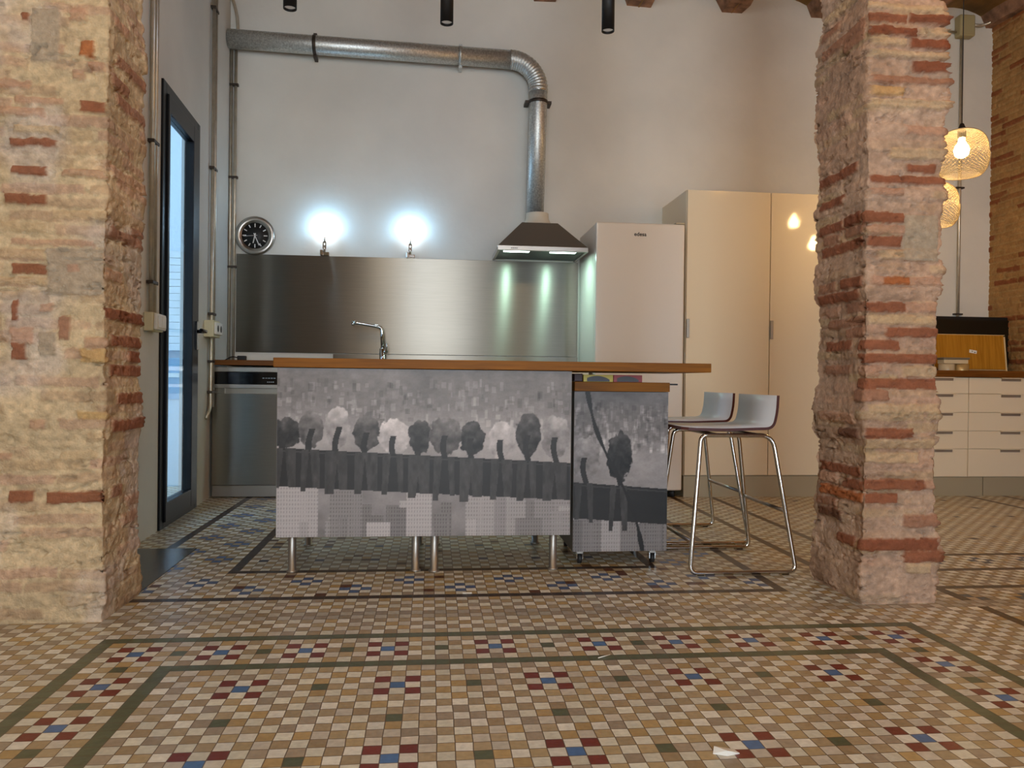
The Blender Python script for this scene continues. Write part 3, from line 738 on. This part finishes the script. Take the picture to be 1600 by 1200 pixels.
obj('panel', bx(-.285, .285, 0, .018, .012, .272), M['bamboo'], bb)
bm = bmesh.new(); cream = mat('cream_edge', (222, 198, 150), .5)
box(bm, -.297, -.286, -.002, .02, 0, .255); box(bm, .286, .297, -.002, .02, 0, .262); box(bm, -.286, .297, -.001, .02, .2725, .276); box(bm, -.05, .286, -.001, .02, .004, .0085); obj('edge_band', bm, cream, bb)
bm = bmesh.new(); box(bm, -.03, .03, -.0012, -.0002, -.012, .012, M=Matrix.Translation((.03, 0, .145)) @ Matrix.Rotation(R(9), 4, 'Y')); stk = obj('sticker', bm, M['whitep'], bb)
bm = bmesh.new(); Mx = Matrix.Translation((.03, 0, .145)) @ Matrix.Rotation(R(9), 4, 'Y')
box(bm, -.012, -.002, -.0018, -.0012, -.001, .004, M=Mx); box(bm, .01, .02, -.0018, -.0012, -.007, 0, M=Mx); obj('print_marks', bm, M['slotdark'], stk)
# rolls of tape and boxes beside the board
def roll(x, y, lab, c_):
    r_ = empty('tape_roll', (x, y, .9085), label=lab, cat='tape', group='tape rolls on the far right counter')
    bm = bmesh.new(); lathe(bm, [(.055, .001), (.055, .048), (.04, .048), (.04, .001), (.055, .001)], 32); obj('tape', bm, c_, r_)
    bm = bmesh.new(); lathe(bm, [(.0385, 0), (.0385, .049), (.036, .049), (.036, 0), (.0385, 0)], 28); obj('core', bm, M['bamboo'], r_)
roll(3.76, 5.38, 'clear tape roll standing against the narrow brick pillar edge on the far right counter', mat('tape_clear', (196, 180, 150), .2))
roll(3.875, 5.385, 'brownish tape roll nearer the bamboo panel on the far right counter', mat('tape_brown', (186, 160, 110), .15, .3))
tag(obj('small_box', bx(3.715, 3.905, 5.345, 5.42, .9595, .988), mat('cream_box', (214, 196, 160), .5), bevel=.002), 'flat cream box lying on top of the tape rolls', 'box')
tag(obj('small_box', bx(3.71, 3.915, 5.34, 5.42, .9885, 1.004), mat('grey_box', (120, 110, 92), .5), bevel=.003), 'flat grey box on top of the cream box', 'box')

# ------------------------------------------------------------------ generic city print (greyscale)
def city(W_, H_, st, seed, x_off, band0, band1, crowns, blocks=True):
    """greyscale tone picture in panel metres; generic hazy town, dark quay with trees, pale blocks below"""
    xs = np.linspace(0, W_, int(W_/st)); zs = np.linspace(0, H_, int(H_/st)); X, Z = np.meshgrid(xs, zs)
    rng = np.random.RandomState(seed)
    t = .47+.10*sm(.15, .55, (H_-Z)/H_)+(fbm(X*5+x_off, Z*7, seed)-.5)*.22+(fbm(X*40, Z*60, seed+1)-.5)*.10
    # far hazy town
    for k in range(380):
        a = rng.uniform(-.02, W_); w_ = rng.uniform(.006, .022); zb = H_*rng.uniform(.6, .9); hh = rng.uniform(.008, .04)
        m = (X > a) & (X < a+w_) & (Z > zb) & (Z < zb+hh); t = np.where(m, t+rng.uniform(-.07, .1), t)
    t = t+.16*np.exp(-((Z-H_*.60)/.09)**2)*(fbm(X*9, Z*9, seed+3)+.2)
    zb0 = band0+(band1-band0)*X/W_         # top of the quay
    zb1 = zb0-.155
    low = Z < zb1
    tl = .54+(fbm(X*12, Z*12, seed+4)-.5)*.25
    if blocks:
        for k in range(34):
            a = rng.uniform(-.05, W_); w_ = rng.uniform(.04, .13); top = rng.uniform(.05, .24); sh_ = rng.uniform(.48, .74)
            m = (X > a) & (X < a+w_) & (Z < top)
            win = ((np.mod(X-a, .011) < .005) & (np.mod(Z, .016) < .009))
            tl = np.where(m, sh_-.10*win+.03*(np.mod(Z, .05) < .004), tl)
    t = np.where(low, tl, t)
    # trees: rounded crowns with trunks on the quay
    for ci, (cx, top, rx) in enumerate(crowns):
        base_ = np.interp(cx, [0, W_], [band0, band1])-.02
        sh_ = [.3, .14, .62, .2, .5, .12, .34, .58, .24, .7, .18][(ci+seed) % 11]
        n = (fbm(X*50+cx*9, Z*50, seed+7)-.5)
        ry = (top-base_)*.42; cz = top-ry
        d = ((X-cx)/rx)**2+((Z-cz)/ry)**2+n*.9
        mk = sm(1.08, .92, d); t = t*(1-mk)+mk*(sh_+.34*(fbm(X*38+cx, Z*38, seed+8)-.38)+.14*sm(-.2, 1, (Z-cz)/ry))
        tr = (np.abs(X-cx-.01*np.sin(Z*30)) < .012) & (Z < cz) & (Z > base_-.06); t = np.where(tr, .17+.1*n, t)
    q = (Z < zb0) & (Z > zb1)
    tq = .12+.06*fbm(X*8, Z*30, seed+9)+.10*(np.abs(Z-zb0+.012) < .003)
    t = np.where(q, tq, t)
    for (cx, top, rx) in crowns:      # reeds and bollards over the quay edge
        for s in (-.45, .35):
            a = cx+s*rx; zt_ = np.interp(cx, [0, W_], [band0, band1])
            w_ = .020+.007*math.sin(cx*90+s); bot = zt_-.155-.045*(.5+.5*math.sin(cx*57+s*9))
            m = (np.abs(X-a-(zt_-Z)*.12*s) < w_*(1-.3*sm(0, .2, zt_-Z))) & (Z < zt_) & (Z > bot)
            t = np.where(m, .17+.16*fbm(X*60, Z*25, seed+10), t)
    return X, Z, np.clip(t, .05, .95)
def print_panel(name, W_, H_, X, Z, t, parent, x0, y, z0, extra=None):
    c = np.stack([t*1.01, t*.975, t*.975], -1)**2.2*1.0
    P = np.stack([x0+X, y+0*X, z0+Z], -1)
    return grid_obj(name, P, c, M['print'], smooth=False, parent=parent)
# ------------------------------------------------------------------ island
isl = empty('kitchen_island', (0, 3.22, 0), label='long kitchen island with wooden top and greyscale printed front panel', cat='kitchen island')
o = obj('worktop', bx(-.63, 1.18, -.012, .66, .842, .88), M['woodtop'], isl, bevel=.002)
obj('carcass', bx(-.608, .578, .02, .62, .16, .841), M['carc'], isl)
IW, IH = 1.196, .681
crn = []
rg = random.Random(8); xx = .03
for k in range(11):
    crn.append((xx, .50+rg.uniform(-.035, .03), .052+rg.uniform(-.008, .016))); xx += .112+rg.uniform(-.012, .012)
Xg, Zg, t = city(IW, IH, .0028, 5, 0, .36, .30, crn)
obj('front_board', bx(-.616, .584, .003, .019, .156, .840), M['carc'], isl)
print_panel('printed_front', IW, IH, Xg, Zg, t, isl, -.614, .0, .1575)
M_leg = mat('leg_steel', (170, 164, 156), .4, .85)
for x, y in ((-.563, .075), (-.058, .065), (.02, .05), (.522, .065), (-.575, .59), (.515, .59), (-.05, .59), (.03, .59)):
    bm = bmesh.new(); lathe(bm, [(0, 0), (.023, 0), (.023, .006), (.0165, .008), (.0165, .16)], 20, 'z', (x, y, 0)); obj('leg', bm, M_leg, isl)
# ------------------------------------------------------------------ rolling cart
ct = empty('kitchen_cart', (.62, 3.33, 0), label='rolling cart with thick wooden top and greyscale printed front, right under the island overhang', cat='cart')
obj('top_board', bx(-.008, .412, -.022, .46, .757, .797), M['woodtop'], ct, bevel=.002)
obj('carcass', bx(-.005, .412, .0, .45, .062, .756), M['carc'], ct)
CW, CH = .415, .692
Xg, Zg, t = city(CW, CH, .0028, 15, 3, .30, .27, [(.05, .50, .06), (.20, .52, .055)])
dk = np.abs(Xg-(.055+(CH-Z_)*.33) if False else Xg-(.058+(CH-Zg)*.36+.02*np.sin(Zg*9))) < .0085+.003*np.sin(Zg*40)
t = np.where(dk, .14, t)
t = t*.93
print_panel('printed_front', CW, CH, Xg, Zg, t, ct, -.0045, -.004, .0625)
for x, y in ((.035, .05), (.36, .05), (.035, .40), (.36, .40)):
    cs = obj('caster', bx(x-.013, x+.013, y-.012, y+.012, .045, .062), M['satin'], ct)
    for s_ in (-.0125, .0125): obj('fork', bx(x+s_-.0015, x+s_+.0015, y-.012, y+.014, .02, .048), M['chrome'], cs)
    bm = bmesh.new(); lathe(bm, [(.003, -.009), (.0215, -.008), (.022, .0), (.0215, .008), (.003, .009)], 20, 'x', (x, y, .0225)); obj('wheel', bm, M['rubber'], cs)
obj('side_rail', bx(.413, .46, .02, .032, .786, .793), M['black'], ct)
# boxes lying on the cart
def gamebox(name, x0, x1, y0, c1, c2, lab):
    r_ = empty(name, (x0, y0, .797), label=lab, cat='box')
    obj('carton', bx(0, x1-x0, 0, .2, .0005, .031), c1, r_, bevel=.001)
    bm = bmesh.new(); n = 16; w_ = (x1-x0)
    top = [bm.verts.new((w_*(.12+.76*k/n), -.0008, .002+.024*math.sin(math.pi*min(1, .15+.8*k/n))**.6)) for k in range(n+1)]
    bm.faces.new([bm.verts.new((w_*.12, -.0008, .002))]+top+[bm.verts.new((w_*.88, -.0008, .002))]); obj('picture', bm, c2, r_)
    return r_
gamebox('flat_carton', .655, .786, 3.335, mat('yellow_print', (196, 178, 66), .4), mat('dark_print', (44, 36, 44), .4), 'flat yellow carton with dark rounded picture on the rolling cart')
gamebox('flat_carton', .788, .915, 3.335, mat('red_print', (150, 34, 44), .4), mat('dark_print2', (52, 44, 46), .4), 'flat red carton with dark picture on the rolling cart')
tag(obj('dark_case', bx(.615, .652, 3.335, 3.52, .7975, .832), mat('maroon_case', (50, 14, 22), .5), bevel=.003), 'dark maroon case at the left end of the rolling cart top', 'case')
tag(obj('flat_tray', bx(.80, .93, 3.55, 3.7, .7975, .803), M['matte_black']), 'thin black sheet lying behind the flat red carton', 'tray')

# ------------------------------------------------------------------ bar stools
def make_stool():
    r_ = empty('bar_stool')
    prof = fillet([(-.252, 0, .602), (-.20, 0, .598), (-.06, 0, .596), (.05, 0, .600), (.148, 0, .603), (.165, 0, .68), (.168, 0, .748)], [0, .04, .04, .04, .07, .03, 0], 6)
    th = .012; W_ = .205
    bm = bmesh.new(); rows = []
    for i, p in enumerate(prof):
        a = prof[max(0, i-1)]; b = prof[min(len(prof)-1, i+1)]; t_ = (b-a).normalized(); nn = Vector((-t_.z, 0, t_.x))
        wv = W_
        if i == 0: wv = W_-.02
        rows.append([bm.verts.new((p.x+nn.x*s, y, p.z+nn.z*s)) for s, y in ((0, -wv), (0, wv), (th, wv), (th, -wv))])
    # rows: bottom-left, bottom-right, top-right, top-left
    for a, b in zip(rows, rows[1:]):
        for k in range(4):
            f = bm.faces.new([a[k], a[(k+1) % 4], b[(k+1) % 4], b[k]]); f.material_index = 1 if k == 2 else 0; f.smooth = k in (0, 2)
    bm.faces.new(rows[0]); bm.faces.new(rows[-1])
    obj('seat_shell', bm, [M['maroon'], M['seatgrey']], r_)
    for s in (-1, 1):
        yy = lambda z: s*(.245-.06*z/.585)
        pts = [(-.165, .578), (-.226, .012), (.232, .012), (.148, .578)]
        path = fillet([(x, yy(z), z) for x, z in pts], [.03, .035, .035, .055], 7, True)
        bm = bmesh.new(); tube(bm, path, .0095, 10, True); obj('side_frame', bm, M['chrome'], r_)
        for x in (-.18, .185):
            bm = bmesh.new(); tube(bm, [(x-.014, s*.244, .006), (x+.014, s*.244, .006)], .006, 8); obj('glide', bm, M['rubber'], r_)
    def leg_at(z, front):
        f = (z-.012)/(.578-.012)
        return (-.226+.061*f) if front else (.232-.084*f)
    for z, fr_ in ((.262, False), (.135, True)):
        y_ = .245-.06*z/.585; bm = bmesh.new(); x_ = leg_at(z, fr_)
        tube(bm, [(x_, -y_, z), (x_, y_, z)], .0085, 10); obj('foot_bar', bm, M['satin'], r_)
    bm = bmesh.new()
    for x in (-.09, .09): tube(bm, [(x, -.186, .578), (x, .186, .578)], .008, 8)
    obj('seat_support', bm, M['satin'], r_)
    return r_
s1 = make_stool(); s1.location = (1.297, 3.375, 0); tag(s1, 'pale grey bar stool on chrome sled frame, nearest to the camera', 'bar stool', 'bar stools at the island end')
s2 = copy_tree(s1); s2.location = (1.335, 3.955, 0); s2['label'] = 'pale grey bar stool with chrome sled frame, farther one behind the near stool'

# ------------------------------------------------------------------ conduits on the left wall
def wall_obj(name, label, cat, y, z=0, group=None):
    o = bpy.data.objects.new(name, None); C.objects.link(o); o.matrix_world = lw_matrix(y, z); tag(o, label, cat, group); return o
def conduits(name, y, z0, z1, label, offs, r=.011, bend=False, clamps=()):
    c_ = wall_obj(name, label, 'conduit', y, 0, 'electrical conduits on the walls')
    for i, dx in enumerate(offs):
        bm = bmesh.new(); p = [(dx, -.02, z1), (dx, -.02, z0)]
        if bend and i == 0: p = fillet([(dx, -.02, z1), (dx, -.02, z0), (dx-.07, -.008, z0-.07)], .04)
        tube(bm, p, r, 10); obj('pipe', bm, M['conduit'] if i == 0 else M['conduit'], c_)
    for z in clamps:
        bm = bmesh.new(); box(bm, min(offs)-.02, max(offs)+.02, -.034, -.001, z-.008, z+.008); obj('clamp', bm, M['clamp'], c_, bevel=.002)
    return c_
conduits('steel_conduit', 3.99, 1.11, 3.7, 'pair of steel conduits ending at the beige box beside the wide brick pillar', (0, .05), clamps=(1.95, 1.26, 3.2))
conduits('steel_conduit', 5.27, .60, 3.7, 'steel conduits right of the glazed door, bending into the wall below', (0, .06), bend=True, clamps=(2.16, 1.21, .90, .70, 3.2))
for y, ln, lab in ((4.02, .17, 'beige surface box with white switch beside the wide brick pillar'), (5.24, .19, 'beige surface box with white double socket right of the glazed door')):
    b_ = wall_obj('socket_box' if y > 5 else 'switch_box', lab, 'electrical box', y, 1.065 if y < 5 else 1.11)
    obj('housing', bx(-ln/2, ln/2, -.045, -.001, -.045, .045) if y < 5 else bx(-ln/2, ln/2, -.062, -.001, -.055, .052), M['beige'], b_, bevel=.004)
    y_ = -.045 if y < 5 else -.062
    obj('cover_plate', bx(-ln/2+.01, ln/2-.005, y_-.016, y_, -.038, .04), M['whitep'], b_, bevel=.005)
    for k in range(2):
        if y < 5: obj('rocker', bx(-.06+k*.07, -.005+k*.07, y_-.021, y_-.016, -.028, .03), M['whitep'], b_, bevel=.003)
        else:
            bm = bmesh.new(); lathe(bm, [(.0, y_-.017), (.022, y_-.017), (.022, y_-.0155)], 20, 'y', (-.04+k*.085, 0, 0)); obj('socket', bm, M['slotdark'], b_)
# vertical pipe in the corner of the back wall
cpipe = empty('corner_pipe', (-1.466, 5.864, .92), label='thin steel pipe running up the corner left of the splashback', cat='conduit')
for dx in (0, .03):
    bm = bmesh.new(); tube(bm, [(dx, 0, 0), (dx, 0, 2.25)], .011, 10); obj('pipe', bm, M['conduit'], cpipe)
for z in (.68, 1.33, 2.0):
    bm = bmesh.new(); box(bm, -.02, .05, -.015, .014, z-.008, z+.008); obj('clamp', bm, M['clamp'], cpipe)
cp2 = empty('corner_pipe', (-1.425, 5.864, 3.22), label='curved steel pipe above the left end of the exhaust duct', cat='conduit')
bm = bmesh.new(); tube(bm, fillet([(.0, 0, 0), (.0, 0, .2), (-.05, 0, .36)], .2), .011, 10); obj('pipe', bm, M['conduit'], cp2)
# alcove: conduit + junction box on the back wall
ac = empty('steel_conduit', (4.187, 5.862, .95), label='vertical steel conduit on the back wall behind the pendant lamps', cat='conduit')
bm = bmesh.new(); tube(bm, [(0, 0, 0), (0, 0, 2.62)], .0115, 10); obj('pipe', bm, M['conduit'], ac)
for z in (.42, 1.43): 
    bm = bmesh.new(); box(bm, -.035, .035, -.012, .016, z-.006, z+.006); obj('clamp', bm, M['clamp'], ac)
jb = empty('junction_box', (4.195, 5.85, 3.655), label='beige junction box high on the back wall near the right brick wall', cat='junction box')
obj('housing', bx(-.065, .065, -.05, .026, -.085, .085), mat('old_beige', (168, 156, 116), .5), jb, bevel=.012)
bm = bmesh.new(); tube(bm, fillet([(.065, 0, .025), (.16, 0, .025), (.235, -.05, .05), (.245, -.7, .04), (.245, -1.6, .04)], [0, .04, .06, .1, 0]), .011, 10); obj('pipe', bm, M['conduit'], jb)
bm = bmesh.new(); tube(bm, [(-.065, 0, -.04), (-.3, 0, -.04)], .009, 8); obj('side_pipe', bm, M['conduit'], jb)

# ------------------------------------------------------------------ pendant lamps and spots
def pendant(loc, lab, rw=.138, hh=.29):
    r_ = empty('pendant_lamp', loc, label=lab, cat='lamp', group='mesh pendant lamps')
    NU, NV = 40, 52
    bm = bmesh.new(); rows = []
    for j in range(NV+1):
        t_ = j/NV; ang = R(14)+(math.pi-R(14)-R(38))*t_
        e_ = 2.7; c_, s_ = math.cos(ang), math.sin(ang)
        z = math.copysign(abs(c_)**(2/e_), c_)*hh/2; rr = abs(s_)**(2/e_)*rw*(1.0+.04*(c_ < 0))
        rows.append([bm.verts.new((rr*math.cos(2*math.pi*(i+.5*(j % 2))/NU), rr*math.sin(2*math.pi*(i+.5*(j % 2))/NU), z)) for i in range(NU)])
    for j in range(0, NV-1):
        o_ = j % 2
        for i in range(NU):
            l, r2 = (rows[j+1][(i-1+o_) % NU], rows[j+1][(i+o_) % NU])
            bm.faces.new([rows[j][i], r2, rows[j+2][i], l])
    bmesh.ops.delete(bm, geom=[v_ for v_ in bm.verts if not v_.link_faces], context='VERTS')
    sh_ = obj('mesh_shade', bm, M['shade'], r_)
    wf = sh_.modifiers.new('wire', 'WIREFRAME'); wf.thickness = .0030; wf.use_even_offset = False
    bm = bmesh.new(); tube(bm, [(0, 0, .150), (0, 0, 3.72-loc[2])], .0028, 8); obj('cord', bm, M['matte_black'], r_)
    bm = bmesh.new(); lathe(bm, [(.0, .185), (.01, .18), (.022, .148), (.022, .10), (0, .10)], 16); obj('lamp_holder', bm, M['matte_black'], r_)
    bm = bmesh.new(); lathe(bm, [(.001, .1), (.016, .098), (.018, .075), (.034, .052), (.041, .025), (.034, -.002), (.018, -.014), (.001, -.018)], 24); obj('bulb', bm, M['bulb'], r_)
    bm = bmesh.new(); lathe(bm, [(0, 3.72-loc[2]), (.04, 3.72-loc[2]), (.05, 3.76-loc[2]), (0, 3.76-loc[2])], 20); obj('ceiling_rose', bm, M['matte_black'], r_)
    return r_
pendant((3.03, 4.23, 2.13), 'woven metal mesh pendant lamp, the higher and fully visible one')
pendant((3.06, 4.52, 1.895), 'woven metal mesh pendant lamp, the lower one half hidden by the narrow brick pillar')
def tubespot(x, y, zb, lab, spot=None):
    r_ = empty('ceiling_spot', (x, y, zb), label=lab, cat='spotlight', group='black tube spotlights hanging from the ceiling')
    bm = bmesh.new(); lathe(bm, [(.024, .012), (.024, .003), (.0285, .0), (.0285, .30), (.0, .302)], 28); obj('tube', bm, M['matte_black'], r_)
    bm = bmesh.new(); lathe(bm, [(.0005, .010), (.0238, .010)], 24); obj('lens', bm, M['rail'], r_)
    bm = bmesh.new(); tube(bm, [(0, 0, .30), (0, 0, 3.70-zb)], .003, 6); obj('cord', bm, M['matte_black'], r_)
    if spot: lamp('SPOT', (x, y, zb-.01), spot, (1, .82, .62), .03, (0, 0, 0), spot=110, name='ceiling_spot_light')
tubespot(-.622, 3.45, 2.385, 'black tube spotlight, leftmost of three, above the island left end')
tubespot(.05, 3.45, 2.361, 'black tube spotlight, middle of three, above the island centre')
tubespot(.77, 3.45, 2.368, 'black tube spotlight, rightmost of three, above the cart')
# opal globes added out of view to brighten the whole room
opal = mat('fill_globe_glass', (255, 238, 214), .4, emit=21, ecol=(255, 232, 194))
opal_cool = mat('fill_globe_cool', (240, 246, 255), .4, emit=15, ecol=(182, 214, 255))
opal_soft = mat('fill_globe_soft', (255, 232, 204), .4, emit=21, ecol=(255, 218, 166))
opal_warm = mat('fill_globe_warm', (255, 226, 190), .4, emit=36, ecol=(255, 188, 104))
for x, y, lab in ((-.6, 1.3, 'added unseen opal globe lamp high over the front room on the left'), (1.2, 1.3, 'added unseen opal globe lamp high over the middle of the front room'), (3.3, 1.8, 'added unseen opal globe lamp high over the right front room'), (-.9, -1.2, 'added unseen opal globe lamp hanging behind the camera'), (-.1, 3.1, 'added unseen opal globe lamp high over the island front')):
    r_ = empty('added_globe_lamp', (x, y, 3.2), label=lab, cat='lamp', group='added opal globe lamps out of view')
    bm = bmesh.new(); bmesh.ops.create_uvsphere(bm, u_segments=24, v_segments=14, radius=.16); obj('globe', bm, opal_cool if y > 3 else opal_warm if x > 3 else opal_soft if x > 1 else opal, r_, smooth=True)
    bm = bmesh.new(); tube(bm, [(0, 0, .16), (0, 0, .5)], .004, 6); obj('cord', bm, M['matte_black'], r_)

# ------------------------------------------------------------------ small litter on the floor
bm = bmesh.new(); v = [(-.028, 0, .002), (.0, -.012, .012), (.03, -.004, .002), (.024, .012, .003), (-.02, .016, .010)]
vv = [bm.verts.new(p) for p in v]; lo = [bm.verts.new((p[0], p[1], .0004)) for p in v]
bm.faces.new(vv); bm.faces.new(lo[::-1])
for k in range(5): bm.faces.new([lo[k], lo[(k+1) % 5], vv[(k+1) % 5], vv[k]])
o = obj('paper_scrap', bm, M['whitep']); o.location = (.64, 1.625, 0); tag(o, 'small crumpled white paper scrap on the tiled floor in the foreground', 'paper')
bm = bmesh.new(); tube(bm, [(-.02, -.012, .002), (.02, .012, .002)], .0015, 6); o = obj('white_stick', bm, M['whitep']); o.location = (.508, 2.225, 0)
tag(o, 'thin white stick lying on the green border tiles', 'stick')
tag(obj('tile_chip', bx(.125, .16, 2.921, 2.932, .0004, .003), M['whitep']), 'tiny white chip on the dark line in front of the island', 'chip')
